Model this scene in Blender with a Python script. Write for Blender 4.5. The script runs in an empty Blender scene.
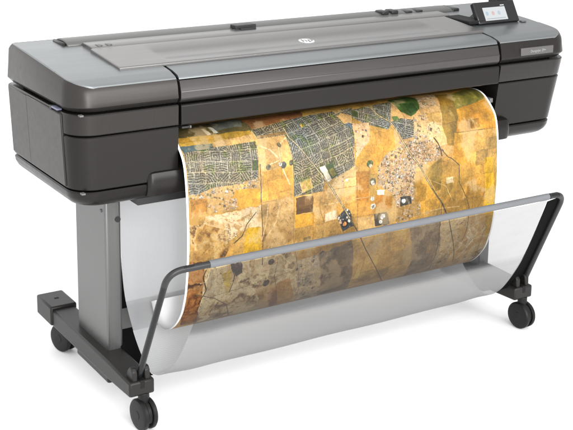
import bpy, bmesh, math
import numpy as np
from mathutils import Vector, Matrix

S = bpy.context.scene
COL = S.collection
OX, OY = 0.0, 0.23            # the printer's base point on the floor

# ------------------------------------------------------------------ materials
def lin(c):
    return tuple(((v/255)/12.92 if v/255 <= .04045 else ((v/255+.055)/1.055)**2.4) for v in c)

def mat(name, base, rough=.45, metal=0., spec=.5, noise=None, stretch=(1,1,1), bump=0., vary=.0, coat=0.):
    m = bpy.data.materials.new(name); m.use_nodes = True
    nt = m.node_tree; b = nt.nodes['Principled BSDF']
    b.inputs['Base Color'].default_value = (*base, 1)
    b.inputs['Roughness'].default_value = rough
    b.inputs['Metallic'].default_value = metal
    b.inputs['Specular IOR Level'].default_value = spec
    b.inputs['Coat Weight'].default_value = coat
    if noise:
        tc = nt.nodes.new('ShaderNodeTexCoord'); mp = nt.nodes.new('ShaderNodeMapping')
        mp.inputs['Scale'].default_value = stretch
        nz = nt.nodes.new('ShaderNodeTexNoise'); nz.inputs['Scale'].default_value = noise
        nz.inputs['Detail'].default_value = 4
        nt.links.new(tc.outputs['Object'], mp.inputs['Vector']); nt.links.new(mp.outputs['Vector'], nz.inputs['Vector'])
        mr = nt.nodes.new('ShaderNodeMapRange')
        mr.inputs['To Min'].default_value = max(.02, rough-.07); mr.inputs['To Max'].default_value = rough+.07
        nt.links.new(nz.outputs['Fac'], mr.inputs['Value']); nt.links.new(mr.outputs['Result'], b.inputs['Roughness'])
        if vary:
            mx = nt.nodes.new('ShaderNodeMix'); mx.data_type = 'RGBA'
            mx.inputs['A'].default_value = (*[v*(1-vary) for v in base], 1)
            mx.inputs['B'].default_value = (*[v*(1+vary) for v in base], 1)
            nt.links.new(nz.outputs['Fac'], mx.inputs['Factor']); nt.links.new(mx.outputs['Result'], b.inputs['Base Color'])
        if bump:
            bp = nt.nodes.new('ShaderNodeBump'); bp.inputs['Strength'].default_value = bump
            bp.inputs['Distance'].default_value = .001
            nt.links.new(nz.outputs['Fac'], bp.inputs['Height']); nt.links.new(bp.outputs['Normal'], b.inputs['Normal'])
    return m

M = dict(
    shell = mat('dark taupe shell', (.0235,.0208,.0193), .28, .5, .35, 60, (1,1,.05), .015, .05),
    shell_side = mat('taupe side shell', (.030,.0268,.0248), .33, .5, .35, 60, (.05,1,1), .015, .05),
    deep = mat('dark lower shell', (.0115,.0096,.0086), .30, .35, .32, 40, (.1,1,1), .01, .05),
    band = mat('taupe front band', (.070,.065,.063), .32, .75, .5, 60, (.05,1,1), .01, .04),
    silver = mat('blue grey silver paint', (.205,.217,.222), .34, .8, .5, 90, (.08,1,1), .02, .03),
    lid = mat('warm grey lid paint', (.185,.179,.176), .30, .8, .5, 90, (.08,1,1), .01, .03),
    rear = mat('grey rear roll cover', (.125,.125,.121), .4, .6, .5, 50, (.1,1,1), .02, .06),
    gap = mat('black gap', (.008,.008,.008), .7, 0, .2),
    black = mat('black plastic', (.016,.016,.017), .42, 0, .4, 80, (1,1,1), .02),
    glossy = mat('glossy black bezel', (.008,.008,.009), .18, 0, .5),
    alu = mat('brushed grey leg', (.15,.15,.148), .40, .85, .5, 120, (1,1,.02), .05, .10),
    foot = mat('charcoal foot', (.013,.0118,.011), .42, .1, .3, 160, (1,1,1), .05, .08),
    caster = mat('black caster', (.006,.0056,.0053), .45, 0, .25, 120, (1,1,1), .05, .1),
    rod = mat('dark grey steel rod', (.015,.0155,.0165), .28, .5, .5, 60, (1,1,1), .01),
    rodblack = mat('black steel rod', (.018,.018,.019), .4, .2, .5, 60, (1,1,1), .01),
    sleeve = mat('blue grey fabric sleeve', (.125,.130,.137), .7, 0, .3, 300, (.1,1,1), .15, .12),
    gap_fill = mat('black gap fill', (.004,.004,.004), .95, 0, .05, 300, (1,1,1), .1),
    white = mat('white marking', (.62,.62,.62), .5),
    clip = mat('grey clip and glint', (.10,.10,.10), .5),
    ink = mat('pale lettering', (.24,.24,.24), .5),
    pale = mat('pale plate', (.085,.080,.077), .4, .3, .5, 60),
    paper = mat('white sheet back', (.88,.88,.88), .7, 0, .2, 200),
    floor = mat('white studio floor', (.90,.90,.90), .9, 0, 0., 3, (1,1,1), 0., .004),
    tag = mat('pale blue tag', (.14,.15,.21), .5),
)
# the display gives off light: white page with three faint icons
def screen_mat():
    m = bpy.data.materials.new('lit display'); m.use_nodes = True
    b = m.node_tree.nodes['Principled BSDF']
    b.inputs['Base Color'].default_value = (.02,.02,.02,1); b.inputs['Roughness'].default_value = .2
    b.inputs['Emission Color'].default_value = (.80,.84,.86,1); b.inputs['Emission Strength'].default_value = .85
    return m
def glow(name, c, s=.8):
    m = bpy.data.materials.new(name); m.use_nodes = True
    b = m.node_tree.nodes['Principled BSDF']
    b.inputs['Base Color'].default_value = (.02,.02,.02,1)
    b.inputs['Emission Color'].default_value = (*lin(c),1); b.inputs['Emission Strength'].default_value = s
    return m
M['screen'] = screen_mat()

# open weave: dark threads over holes, so that it looks half clear
def mesh_mat():
    m = bpy.data.materials.new('grey open weave fabric'); m.use_nodes = True
    nt = m.node_tree; nt.nodes.clear()
    out = nt.nodes.new('ShaderNodeOutputMaterial'); mix = nt.nodes.new('ShaderNodeMixShader')
    tr = nt.nodes.new('ShaderNodeBsdfTransparent'); df = nt.nodes.new('ShaderNodeBsdfDiffuse')
    tl = nt.nodes.new('ShaderNodeBsdfTranslucent'); mx2 = nt.nodes.new('ShaderNodeMixShader')
    df.inputs['Color'].default_value = (.30,.305,.315,1); tl.inputs['Color'].default_value = (.30,.305,.315,1)
    mx2.inputs[0].default_value = .4
    tc = nt.nodes.new('ShaderNodeTexCoord'); mp = nt.nodes.new('ShaderNodeMapping'); mp.inputs['Scale'].default_value = (1,3,3)
    nz = nt.nodes.new('ShaderNodeTexNoise'); nz.inputs['Scale'].default_value = 14; nz.inputs['Detail'].default_value = 6
    mr = nt.nodes.new('ShaderNodeMapRange'); mr.inputs['To Min'].default_value = -.03; mr.inputs['To Max'].default_value = .03
    L = nt.links.new
    wv = nt.nodes.new('ShaderNodeVertexColor'); wv.layer_name = 'weave'
    sp_ = nt.nodes.new('ShaderNodeSeparateColor'); L(wv.outputs['Color'], sp_.inputs[0])
    ad = nt.nodes.new('ShaderNodeMath'); ad.operation = 'ADD'; L(sp_.outputs['Red'], ad.inputs[1])
    cm = nt.nodes.new('ShaderNodeMix'); cm.data_type = 'RGBA'
    cm.inputs['A'].default_value = (.06,.061,.063,1); cm.inputs['B'].default_value = (.52,.526,.535,1)
    wt = nt.nodes.new('ShaderNodeTexWave'); wt.bands_direction = 'X'; wt.inputs['Scale'].default_value = 95; wt.inputs['Distortion'].default_value = .4
    L(tc.outputs['Object'], wt.inputs['Vector'])
    wt2 = nt.nodes.new('ShaderNodeTexWave'); wt2.bands_direction = 'Z'; wt2.inputs['Scale'].default_value = 95; wt2.inputs['Distortion'].default_value = .4
    L(tc.outputs['Object'], wt2.inputs['Vector'])
    wm = nt.nodes.new('ShaderNodeMath'); wm.operation = 'MAXIMUM'; L(wt.outputs['Fac'], wm.inputs[0]); L(wt2.outputs['Fac'], wm.inputs[1])
    ws = nt.nodes.new('ShaderNodeMath'); ws.operation = 'MULTIPLY_ADD'; ws.inputs[1].default_value = .22; ws.inputs[2].default_value = -.15; L(wm.outputs[0], ws.inputs[0])
    a3 = nt.nodes.new('ShaderNodeMath'); a3.operation = 'ADD'; L(ad.outputs[0], a3.inputs[0]); L(ws.outputs[0], a3.inputs[1])
    L(sp_.outputs['Green'], cm.inputs['Factor']); L(cm.outputs['Result'], df.inputs['Color']); L(cm.outputs['Result'], tl.inputs['Color'])
    L(tc.outputs['Object'], mp.inputs['Vector']); L(mp.outputs['Vector'], nz.inputs['Vector'])
    L(nz.outputs['Fac'], mr.inputs['Value']); L(mr.outputs['Result'], ad.inputs[0]); L(a3.outputs[0], mix.inputs[0])
    L(df.outputs[0], mx2.inputs[1]); L(tl.outputs[0], mx2.inputs[2])
    L(tr.outputs[0], mix.inputs[1]); L(mx2.outputs[0], mix.inputs[2]); L(mix.outputs[0], out.inputs[0])
    return m
M['mesh'] = mesh_mat()

def print_mat():
    m = bpy.data.materials.new('printed aerial view'); m.use_nodes = True
    nt = m.node_tree; b = nt.nodes['Principled BSDF']
    a = nt.nodes.new('ShaderNodeVertexColor'); a.layer_name = 'ink'
    tc = nt.nodes.new('ShaderNodeTexCoord')
    nz = nt.nodes.new('ShaderNodeTexNoise'); nz.inputs['Scale'].default_value = 260; nz.inputs['Detail'].default_value = 3
    mr = nt.nodes.new('ShaderNodeMapRange'); mr.inputs['To Min'].default_value = .86; mr.inputs['To Max'].default_value = 1.14
    mul = nt.nodes.new('ShaderNodeVectorMath'); mul.operation = 'SCALE'
    L = nt.links.new
    L(tc.outputs['Object'], nz.inputs['Vector']); L(nz.outputs['Fac'], mr.inputs['Value'])
    L(a.outputs['Color'], mul.inputs[0]); L(mr.outputs['Result'], mul.inputs['Scale'])
    L(mul.outputs['Vector'], b.inputs['Base Color'])
    b.inputs['Roughness'].default_value = .38; b.inputs['Specular IOR Level'].default_value = .35
    return m
M['print'] = print_mat()

# ------------------------------------------------------------------ mesh helpers
def link(name, verts, faces, m, parent=None, smooth=True, bevel=0., seg=2, local=True):
    me = bpy.data.meshes.new(name)
    if local: verts = [(x-OX, y-OY, z) for x, y, z in verts]
    me.from_pydata(verts, [], faces)
    bm = bmesh.new(); bm.from_mesh(me); bmesh.ops.recalc_face_normals(bm, faces=bm.faces); bm.to_mesh(me); bm.free()
    for p in me.polygons: p.use_smooth = smooth
    if smooth: me.set_sharp_from_angle(angle=math.radians(32))
    mats = m if isinstance(m, (list, tuple)) else [m]
    for k in mats: me.materials.append(k)
    o = bpy.data.objects.new(name, me); COL.objects.link(o)
    if parent: o.parent = parent
    if bevel:
        b = o.modifiers.new('edge', 'BEVEL'); b.width = bevel; b.segments = seg; b.limit_method = 'ANGLE'; b.angle_limit = math.radians(28)
        b.harden_normals = False
    return o

class MB:                                   # collects several solids into one mesh
    def __init__(s): s.v, s.f = [], []
    def add(s, v, f):
        n = len(s.v); s.v += [tuple(map(float, p)) for p in v]; s.f += [tuple(i+n for i in q) for q in f]; return s
    def box(s, x0, x1, y0, y1, z0, z1):
        return s.add([(x0,y0,z0),(x1,y0,z0),(x1,y1,z0),(x0,y1,z0),(x0,y0,z1),(x1,y0,z1),(x1,y1,z1),(x0,y1,z1)],
                     [(0,3,2,1),(4,5,6,7),(0,1,5,4),(1,2,6,5),(2,3,7,6),(3,0,4,7)])
    def loft(s, secs, caps=True, closed=True):
        n = len(secs[0]); v = [p for q in secs for p in q]; f = []
        for k in range(len(secs)-1):
            for i in range(n if closed else n-1):
                j = (i+1) % n; f.append((k*n+i, k*n+j, (k+1)*n+j, (k+1)*n+i))
        if caps and closed: f += [tuple(range(n-1,-1,-1)), tuple(range((len(secs)-1)*n, len(secs)*n))]
        return s.add(v, f)
    def prism_x(s, prof, x0, x1):            # prof: closed (y,z) outline
        return s.loft([[(x0,y,z) for y,z in prof], [(x1,y,z) for y,z in prof]])
    def prism_y(s, prof, y0, y1):            # prof: closed (x,z) outline
        return s.loft([[(x,y0,z) for x,z in prof], [(x,y1,z) for x,z in prof]])
    def tube(s, path, r, n=14, caps=True):
        P = [Vector(p) for p in path]; secs = []; up = None
        for i, p in enumerate(P):
            t = ((P[min(i+1,len(P)-1)]-p).normalized() + (p-P[max(i-1,0)]).normalized()).normalized()
            if up is None: up = t.orthogonal().normalized()
            up = (up - t*up.dot(t)).normalized(); w = t.cross(up)
            secs.append([tuple(p + (up*math.cos(a)+w*math.sin(a))*r) for a in [2*math.pi*k/n for k in range(n)]])
        return s.loft(secs, caps)
    def disc_x(s, c, prof, n=32, rot=0., tilt=None):    # lathe round the x axis; prof: (offset along x, radius)
        secs = []
        for a in [2*math.pi*k/n for k in range(n)]: pass
        for dx, r in prof:
            ring = []
            for k in range(n):
                a = 2*math.pi*k/n; p = Vector((dx, r*math.cos(a), r*math.sin(a)))
                p = Matrix.Rotation(rot, 3, 'Z') @ p
                ring.append(tuple(Vector(c)+p))
            secs.append(ring)
        return s.loft(secs)
    def build(s, name, m, parent=None, **k): return link(name, s.v, s.f, m, parent, **k)

def fillet(path, r, n=8):                    # round the inner corners of a 3-D polyline
    P = [Vector(p) for p in path]; out = [P[0]]
    for i in range(1, len(P)-1):
        a, b, c = P[i-1], P[i], P[i+1]; u = (a-b).normalized(); w = (c-b).normalized()
        p0, p1 = b+u*r, b+w*r
        for k in range(n+1):
            t = k/n; out.append(p0*(1-t)**2 + b*2*t*(1-t) + p1*t*t)
    return out+[P[-1]]

def catmull(pr, n=6):
    P = [np.array(p, float) for p in pr]; P = [2*P[0]-P[1]]+P+[2*P[-1]-P[-2]]; out = []
    for i in range(1, len(P)-2):
        a, b, c, d = P[i-1:i+3]
        for k in range(n):
            t = k/n; out.append(.5*(2*b+(c-a)*t+(2*a-5*b+4*c-d)*t*t+(3*b-a-3*c+d)*t**3))
    return np.array(out+[P[-2]])

# ------------------------------------------------------------------ the printer
printer = bpy.data.objects.new('large_format_printer', None); COL.objects.link(printer)
printer.location = (OX, OY, 0); printer.empty_display_size = .2
printer['label'] = 'wide dark grey large format plotter on a wheeled stand, feeding out a printed sheet'
printer['category'] = 'printer'

XL, XR, D = -.872, .900, .503                # body sides and back
SL, SR = -.558, .587                         # seams between end modules and centre
ZS, ZC = .840, .901
Tp = np.array([(-.1,.94),(0,.964),(.02,.976),(.05,.985),(.1,.992),(.2,1.002),(.36,1.014),(.60,1.024)])
def T(y): return float(np.interp(y, Tp[:,0], Tp[:,1]))

def plan(side, ins, r=.075, n=12, yf=0., rb=.012, inner=0.):
    """outline of an end module seen from above, front inner corner first; side -1 left, +1 right"""
    xo = (XL if side < 0 else XR) - side*ins; xi = (SL-.004-inner if side < 0 else SR+.004+inner)
    yf = yf+ins; yb = D-ins; rr = max(r-ins*.5, .01)
    pts = [(xi, yf)]
    for k in range(n+1):
        a = math.pi/2*k/n; pts.append((xo-side*(rr-rr*math.sin(a)), yf+rr-rr*math.cos(a)))
    for k in range(5):
        a = math.pi/2*k/4; pts.append((xo-side*(rb-rb*math.cos(a)), yb-rb+rb*math.sin(a)))
    pts.append((xi, yb)); return pts
def sec(side, z, ins=0., **k): return [(x, y, z(y) if callable(z) else z) for x, y in plan(side, ins, **k)]

for side in (-1, 1):
    tp = .010 if side < 0 else .030          # how far the shell draws in towards its bottom
    h = MB()
    def ins_at(z): return tp*max(0, (ZC-z)/(ZC-.68))
    # lower shell, from the bottom seam to the strip seam
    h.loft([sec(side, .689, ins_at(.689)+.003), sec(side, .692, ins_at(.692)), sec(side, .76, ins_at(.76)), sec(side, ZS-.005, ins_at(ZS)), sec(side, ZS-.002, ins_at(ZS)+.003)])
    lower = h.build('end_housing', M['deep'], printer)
    h = MB(); h.loft([sec(side, ZS+.0015, ins_at(ZS)+.002), sec(side, ZS+.004, ins_at(ZS)), sec(side, ZC-.005, .001), sec(side, ZC-.002, .004)])
    h.build('front_strip', M['shell'], printer)
    h = MB(); h.loft([sec(side, z_, ins_at(.69)+k_) for z_, k_ in ((.632,.070),(.6335,.050),(.638,.032),(.645,.018),(.655,.008),(.668,.002),(.681,.0),(.685,.003))])
    h.build('base_tray', M['deep'], printer)
    # dark core behind the seams
    h = MB(); h.loft([sec(side, .66, .055, inner=.003), sec(side, .95, .030, inner=.003)])
    h.build('seam_core', M['gap'], printer)
    # top cover with sloping top
    def low(dz): return lambda y: max(ZC+.02, T(y)-dz)
    h = MB(); h.loft([sec(side, ZC+.003, .012), sec(side, ZC+.012, .004), sec(side, ZC+.017, .0), sec(side, ZC+.021, 0.), sec(side, lambda y: ZC+.021+.35*(T(y)-ZC-.040), .002),
                      sec(side, lambda y: T(y)-.017, .005), sec(side, lambda y: T(y)-.008, .009), sec(side, lambda y: T(y)-.002, .0135), sec(side, lambda y: T(y)-.0035, .019)])
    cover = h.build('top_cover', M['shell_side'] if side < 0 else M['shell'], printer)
    # silver panel let into the cover
    n = MB()
    xs_in = SL-.005 if side < 0 else SR+.005
    xo = (XL+.013) if side < 0 else (XR-.016)
    def rows(y0, y1, k=22, lift=.0):
        out = []
        for i in range(k+1):
            y = y0+(y1-y0)*(i/k)**2
            # front corner is rounded in plan
            r = .07; yy = y-.011
            xe = xo-side*(r-math.sqrt(max(0, r*r-(r-yy)**2))) if yy < r else xo
            out.append([(xs_in+(xe-xs_in)*j/8, y, T(y)+lift) for j in range(9)])
        return out
    def slab(y0, y1, nm, lift=0.):
        top = rows(y0, y1, 22, lift); ys = len(top)
        v = [p for q in top for p in q]; base = len(v); v += [(x,y,z-.006) for x,y,z in v]; f = []; w = 9
        for i in range(ys-1):
            for j in range(w-1):
                a = i*w+j; f += [(a,a+1,a+w+1,a+w), (base+a,base+a+w,base+a+w+1,base+a+1)]
        edge = [j for j in range(w)]+[i*w+w-1 for i in range(1,ys)]+[(ys-1)*w+j for j in range(w-2,-1,-1)]+[i*w for i in range(ys-2,0,-1)]
        for a, b in zip(edge, edge[1:]+edge[:1]): f.append((a, base+a, base+b, b))
        n2 = MB().add(v, f); return n2.build(nm, M['silver'], printer, bevel=.0005)
    slab(.0125, .1458, 'silver_panel'); slab(.1486, .482, 'silver_panel', -.0011)

# side panel on the left end, slightly proud, with a shallow step near the back
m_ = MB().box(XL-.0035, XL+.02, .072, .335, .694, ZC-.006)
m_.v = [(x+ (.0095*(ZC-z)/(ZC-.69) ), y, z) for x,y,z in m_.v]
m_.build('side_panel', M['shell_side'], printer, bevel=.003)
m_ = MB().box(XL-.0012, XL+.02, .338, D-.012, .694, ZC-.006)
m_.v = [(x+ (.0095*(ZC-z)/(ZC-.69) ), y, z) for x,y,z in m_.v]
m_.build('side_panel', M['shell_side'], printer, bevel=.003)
MB().box(XL-.004, XL+.01, .092, .135, ZC-.001, ZC+.004).build('side_tag', M['tag'], printer, bevel=.001)
MB().box(XL-.0035, XL+.01, .1365, .149, ZC-.006, ZC+.004).build('side_tag', M['black'], printer, bevel=.001)
for z in (.8985, .6865):
    c = MB().box(-.846, -.836, .006, .02, z-.0022, z+.0022); c.build('seam_glint', M['clip'], printer)  # pale tab painted as the glint at the corner seam

# ---- centre: front cover, strip, slot, platen
x0, x1 = SL+.004, SR-.004
prof = [(.012,.902),(.004,.909),(0,.916),(0,.934),(.002,.937),(.010,.962),(.012,.964),(.09,.964),(.09,.904)]
MB().prism_x(prof, x0, x1).build('front_cover', M['band'], printer, bevel=.0015)
top = [(.0135,.966),(.016,.9725),(.022,.978),(.05,.985),(.093,.9905),(.093,.984),(.05,.978),(.022,.968)]
MB().prism_x(top, x0, x1).build('silver_panel', M['silver'], printer, bevel=.001)
MB().prism_x([(.003,.840),(.0,.843),(0,.894),(.003,.898),(.03,.898),(.05,.86),(.03,.838)], x0, x1).build('front_panel', M['deep'], printer, bevel=.001)
MB().box(x0, x1, .03, .20, .8985, .9035).box(SL-.02, SR+.02, .05, .44, .904, .962).box(x0,x1,.20,.44,.652,.904).build('slot_recess', M['gap'], printer)
# output platen below the slot
pl = [(.012,.648),(.002,.652),(-.003,.666),(-.005,.685),(-.003,.704),(.002,.716),(.012,.721),(.19,.742),(.19,.648)]
def pl_sec(x, k): return [(x, y+k, z if z < .7 else z-k*.8) for y, z in pl]
MB().loft([pl_sec(-.655,.010), pl_sec(-.650,.005), pl_sec(-.642,.001), pl_sec(-.632,0), pl_sec(.618,0), pl_sec(.630,.001), pl_sec(.638,.004), pl_sec(.643,.009)]).build('output_platen', M['deep'], printer)
MB().box(-.668, .60, .045, .19, .617, .6465).build('underside_rail', M['black'], printer, bevel=.002)
for x in (-.50,-.2,.1,.4,.555): MB().box(x-.012, x+.012, .02, .10, .7255, .735).build('paper_guide', M['black'], printer, bevel=.002)
MB().box(.566, .580, .018, .06, .775, .79).build('paper_guide', M['clip'], printer, bevel=.002)
MB().box(-.552, -.528, .0008, .02, .831, .8365).build('paper_guide', M['black'], printer, bevel=.001)
MB().box(-.5275, -.5235, .0005, .02, .8305, .837).build('slot_tab', M['clip'], printer)

# ---- the top: lid, rear cover, recess beside the screen
LX0, LX1 = -.693, .592
def lid_sec(x, dip, ins=0.):
    p = [(.094,.990),(.094,.9962),(.097,.9990),(.130,1.0022),(.137,1.0029-.0028*dip),(.215,1.0105-.0040*dip),(.226,1.0115),(.293,1.0175),(.293,.990)]
    return [(x, y+(ins if y < .1 else 0), z-(ins if z > .992 else 0)) for y, z in p]
lid = MB().loft([lid_sec(LX0,0,.002), lid_sec(LX0+.002,0), lid_sec(-.545,0), lid_sec(-.538,.3), lid_sec(-.528,.85), lid_sec(-.518,1), lid_sec(.440,1), lid_sec(.450,.85), lid_sec(.460,.3), lid_sec(.467,0), lid_sec(LX1-.002,0), lid_sec(LX1,0,.002)])
lid = lid.build('roll_lid', M['lid'], printer, bevel=.0008)
MB().box(LX0+.004, LX1-.004, .097, .40, .966, .9915).build('lid_gap_shade', M['gap'], printer)  # black block puts the shade into the gap under the lid
MB().prism_x([(.299,.99),(.299,1.0172),(.304,1.0195),(.366,1.0235),(.374,1.021),(.374,.99)], LX0+.008, LX1+.03).build('lid_rear_rail', M['lid'], printer, bevel=.002)
rc = [(.380,.96),(.380,1.016)]+[(.380+.0475-.0475*math.cos(a), 1.016+.0125*math.sin(a)) for a in [math.pi*k/14 for k in range(1,14)]]+[(.475,1.016),(.475,.96)]
MB().prism_x(rc, -.728, .70).build('rear_roll_cover', M['rear'], printer, bevel=.003)
MB().box(-.740, -.730, .385, .470, .99, 1.0235).build('roll_end_cap', M['shell'], printer, bevel=.005)
MB().box(.702, .735, .385, .470, .99, 1.0235).build('roll_end_cap', M['black'], printer, bevel=.005)
MB().box(-.180, -.106, .362, .398, 1.0205, 1.0345).build('rear_latch', M['black'], printer, bevel=.002)
MB().box(-.169, -.116, .345, .358, 1.0215, 1.0258).build('rear_latch', M['black'], printer, bevel=.001)
for x in (.40,.44,.50,.545): MB().box(x, x+.028, .385, .43, 1.020, 1.0345-.006*(x>.46)).build('rear_bracket', M['black'], printer, bevel=.004)
for x in (-.665,-.635): MB().box(x, x+.016, .306, .33, 1.018, 1.0232).build('hinge', M['rear'], printer, bevel=.003)
MB().box(.600, .668, .175, .31, 1.0035, 1.0155).build('dark_recess', M['gap'], printer, bevel=.003)  # solid black block stands in for the dark recess

# logo on the lid: pale disc with slanted letters
def on_plane(c, ux, vy, pts): return [tuple(Vector(c)+Vector(ux)*a+Vector(vy)*b) for a, b in pts]
slope = math.atan2(1.0065-1.0001, .078)
vy = (0, math.cos(slope), math.sin(slope))
def lz(y): return 1.0001+(y-.137)*math.tan(slope)
cy = .178; c = (-.037, cy, lz(cy)+.0008)
ring = [(.0245*math.cos(2*math.pi*k/40), .0245*math.sin(2*math.pi*k/40)) for k in range(40)]
lg = MB(); lg.loft([on_plane((c[0],c[1],c[2]-.001),(1,0,0),vy,ring), on_plane(c,(1,0,0),vy,ring)])
logo = lg.build('logo', M['white'], printer)
def text(name, body, size, origin, ux, vy, m, parent, shear=0., ext=.0004, squeeze=1.):
    cu = bpy.data.curves.new(name, 'FONT'); cu.body = body; cu.size = size; cu.shear = shear; cu.extrude = ext
    cu.align_x = 'CENTER'; cu.align_y = 'CENTER'; cu.resolution_u = 3
    o = bpy.data.objects.new(name, cu); COL.objects.link(o)
    bpy.context.view_layer.update()
    me = bpy.data.meshes.new_from_object(o.evaluated_get(bpy.context.evaluated_depsgraph_get()))
    bpy.data.objects.remove(o)
    ux, vy = Vector(ux).normalized(), Vector(vy).normalized(); w = ux.cross(vy)
    for v in me.vertices:
        p = Vector(origin)+ux*v.co.x*squeeze+vy*v.co.y+w*v.co.z; v.co = (p.x-OX, p.y-OY, p.z)
    me.materials.clear(); me.materials.append(m)
    o = bpy.data.objects.new(name, me); COL.objects.link(o); o.parent = parent; return o
text('letters', 'hp', .041, (c[0], c[1]+.002, c[2]+.0006), (1,0,0), vy, M['lid'], logo, .28)

# name plate on the right end
pn = MB().box(.668, .806, -.0022, .01, .9215, .9335); pn.v = []; pn.f = []
pn.box(.672, .812, -.0018, .012, .922, .947); plate = pn.build('name_plate', M['pale'], printer, bevel=.0015)
text('letters', 'DesignJet Z9+', .0115, (.745, -.0022, .9345), (1,0,0), (0,0,1), M['ink'], plate)

# touch screen on its tilted mount
bx0, bx1, yb, zb, yt, zt = .640, .818, .170, 1.004, .209, 1.071
tv = Vector((0, yt-yb, zt-zb)); tl = tv.length; tv.normalize(); nv = Vector((1,0,0)).cross(tv)      # nv points to the front
def sp(a, b, d): p = Vector((bx0,yb,zb))+Vector((1,0,0))*a+tv*b+nv*d; return tuple(p)
W = bx1-bx0
def pbox(mb, a0,a1,b0,b1,d0,d1):
    v = [sp(a,b,d_) for d_ in (d0,d1) for a,b in ((a0,b0),(a1,b0),(a1,b1),(a0,b1))]
    return mb.add(v, [(0,3,2,1),(4,5,6,7),(0,1,5,4),(1,2,6,5),(2,3,7,6),(3,0,4,7)])
panel = pbox(MB(), 0, W, 0, tl, -.018, 0).build('touch_screen', M['glossy'], printer, bevel=.003)
sc_ = pbox(MB(), .032, .129, .009, .0555, .0003, .0012).build('display', M['screen'], panel)
for i, cc in enumerate([(176,206,216),(222,186,182),(192,202,216)]):
    a = .045+.026*i; mb = MB(); ring = [(a+.006*math.cos(2*math.pi*k/20), .034+.0075*math.sin(2*math.pi*k/20)) for k in range(20)]
    mb.loft([[sp(p,q,.0012) for p,q in ring], [sp(p,q,.0017) for p,q in ring]]); mb.build('icon', glow('icon %d' % i, cc, .9), panel)
mb = pbox(MB(), .038, .120, .0135, .0165, .0012, .0016); mb.build('icon', glow('icon text', (175,185,190), .9), panel)
for a in (.112,.118,.124): pbox(MB(), a, a+.004, .059, .062, .0003, .0009).build('icon', M['white'], panel)
MB().loft([[(.66,.19,.985),(.81,.19,.985),(.81,.29,.985),(.66,.29,.985)], [(.68,.205,1.04),(.80,.205,1.04),(.80,.235,1.04),(.68,.235,1.04)]]).build('screen_mount', M['black'], printer, bevel=.004)
MB().box(.752, .826, .222, .262, 1.03, 1.112).build('screen_back', M['black'], printer, bevel=.006)
MB().box(.822, .842, .162, .178, T(.17)-.001, T(.17)+.004).build('screen_catch', M['clip'], printer, bevel=.002)

# ------------------------------------------------------------------ the stand
for side in (-1, 1):
    xa, xb = (-.720,-.671) if side < 0 else (.671,.720)
    leg = MB().box(xa, xb, .1527, .3755, .146, .650).build('leg', M['alu'], printer, bevel=.007, seg=3)
    xi = xb if side < 0 else xa
    MB().tube([(xi-side*(-.006)*0 + (-.0105 if side<0 else .0105), .1535, .549), (xi+(-.0105 if side<0 else .0105), .1500, .549)], .0085).build('bolt', M['black'], leg)
    if side < 0: MB().tube([(xa+.001,.18,.573),(xa-.003,.18,.573)], .005).build('screw', M['clip'], leg)
    # foot: long beam with a cap at the rear and a fork at the front
    fa, fb = (-.750,-.674) if side < 0 else (.647,.725)
    f = MB().loft([[(fa,-.062,.107),(fb,-.062,.107),(fb,-.062,.150),(fa,-.062,.150)], [(fa,.10,.100),(fb,.10,.100),(fb,.10,.156),(fa,.10,.156)],
                   [(fa,.52,.100),(fb,.52,.100),(fb,.52,.156),(fa,.52,.156)]])
    f.box(fa+.006, fb-.006, .10, .335, .080, .105)
    foot = f.build('foot', M['foot'], printer, bevel=.006)
    MB().box(fa-.006, fb+.006, .513, .640, .103, .166).build('end_cap', M['foot'], foot, bevel=.006)
    cx = (fa+fb)/2
    MB().box(cx-.006, cx+.008, .575, .583, .1655, .1668).build('cap_mark', M['gap'], foot)
    # fork that takes the basket rod
    ear = [(-.055,.148),(-.054,.176),(-.046,.186),(-.034,.186),(-.020,.172),(-.012,.150)]
    k = MB().prism_x(ear, cx-.026, cx-.010).prism_x(ear, cx+.012, cx+.028).box(cx-.010, cx+.012, -.030, -.014, .148, .160)
    k.build('rod_fork', M['foot'], foot, bevel=.003)
    MB().box(cx-.006, cx+.008, -.0628, -.05, .128, .152).build('fork_slot', M['gap'], foot, bevel=.002)
    cx += .010
    for yc, rot in ((-.048, .10), (.545, .3)):
        r = .0455
        ca = MB()
        ca.tube([(cx,yc,.110),(cx,yc,.070)], .016)
        hood = [(math.cos(a)*.040+yc, math.sin(a)*.040+.047) for a in [math.pi*(1.15-1.3*k/12) for k in range(13)]]+[(yc+.012,.047),(yc-.012,.047)]
        ca.prism_x(hood, cx-.006, cx+.006)
        caster = ca.build('caster', M['caster'], printer, bevel=.002)
        for s in (-1, 1):
            wp = [(s*.007,.020),(s*.007,r-.003),(s*.009,r),(s*.017,r),(s*.0215,r-.004),(s*.023,r-.010),(s*.023,.014),(s*.0245,.012),(s*.0245,.002)]
            MB().disc_x((cx, yc, r), wp, 32).build('wheel', M['caster'], caster)
        # turn the caster on its pin
        Rz = Matrix.Rotation(rot, 4, 'Z'); Tm = Matrix.Translation((cx-OX, yc-OY, 0))
        for o in [caster]+list(caster.children): o.data.transform(Tm @ Rz @ Tm.inverted())
MB().box(-.672, .672, .252, .290, .152, .236).build('cross_beam', M['alu'], printer, bevel=.004)

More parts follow.
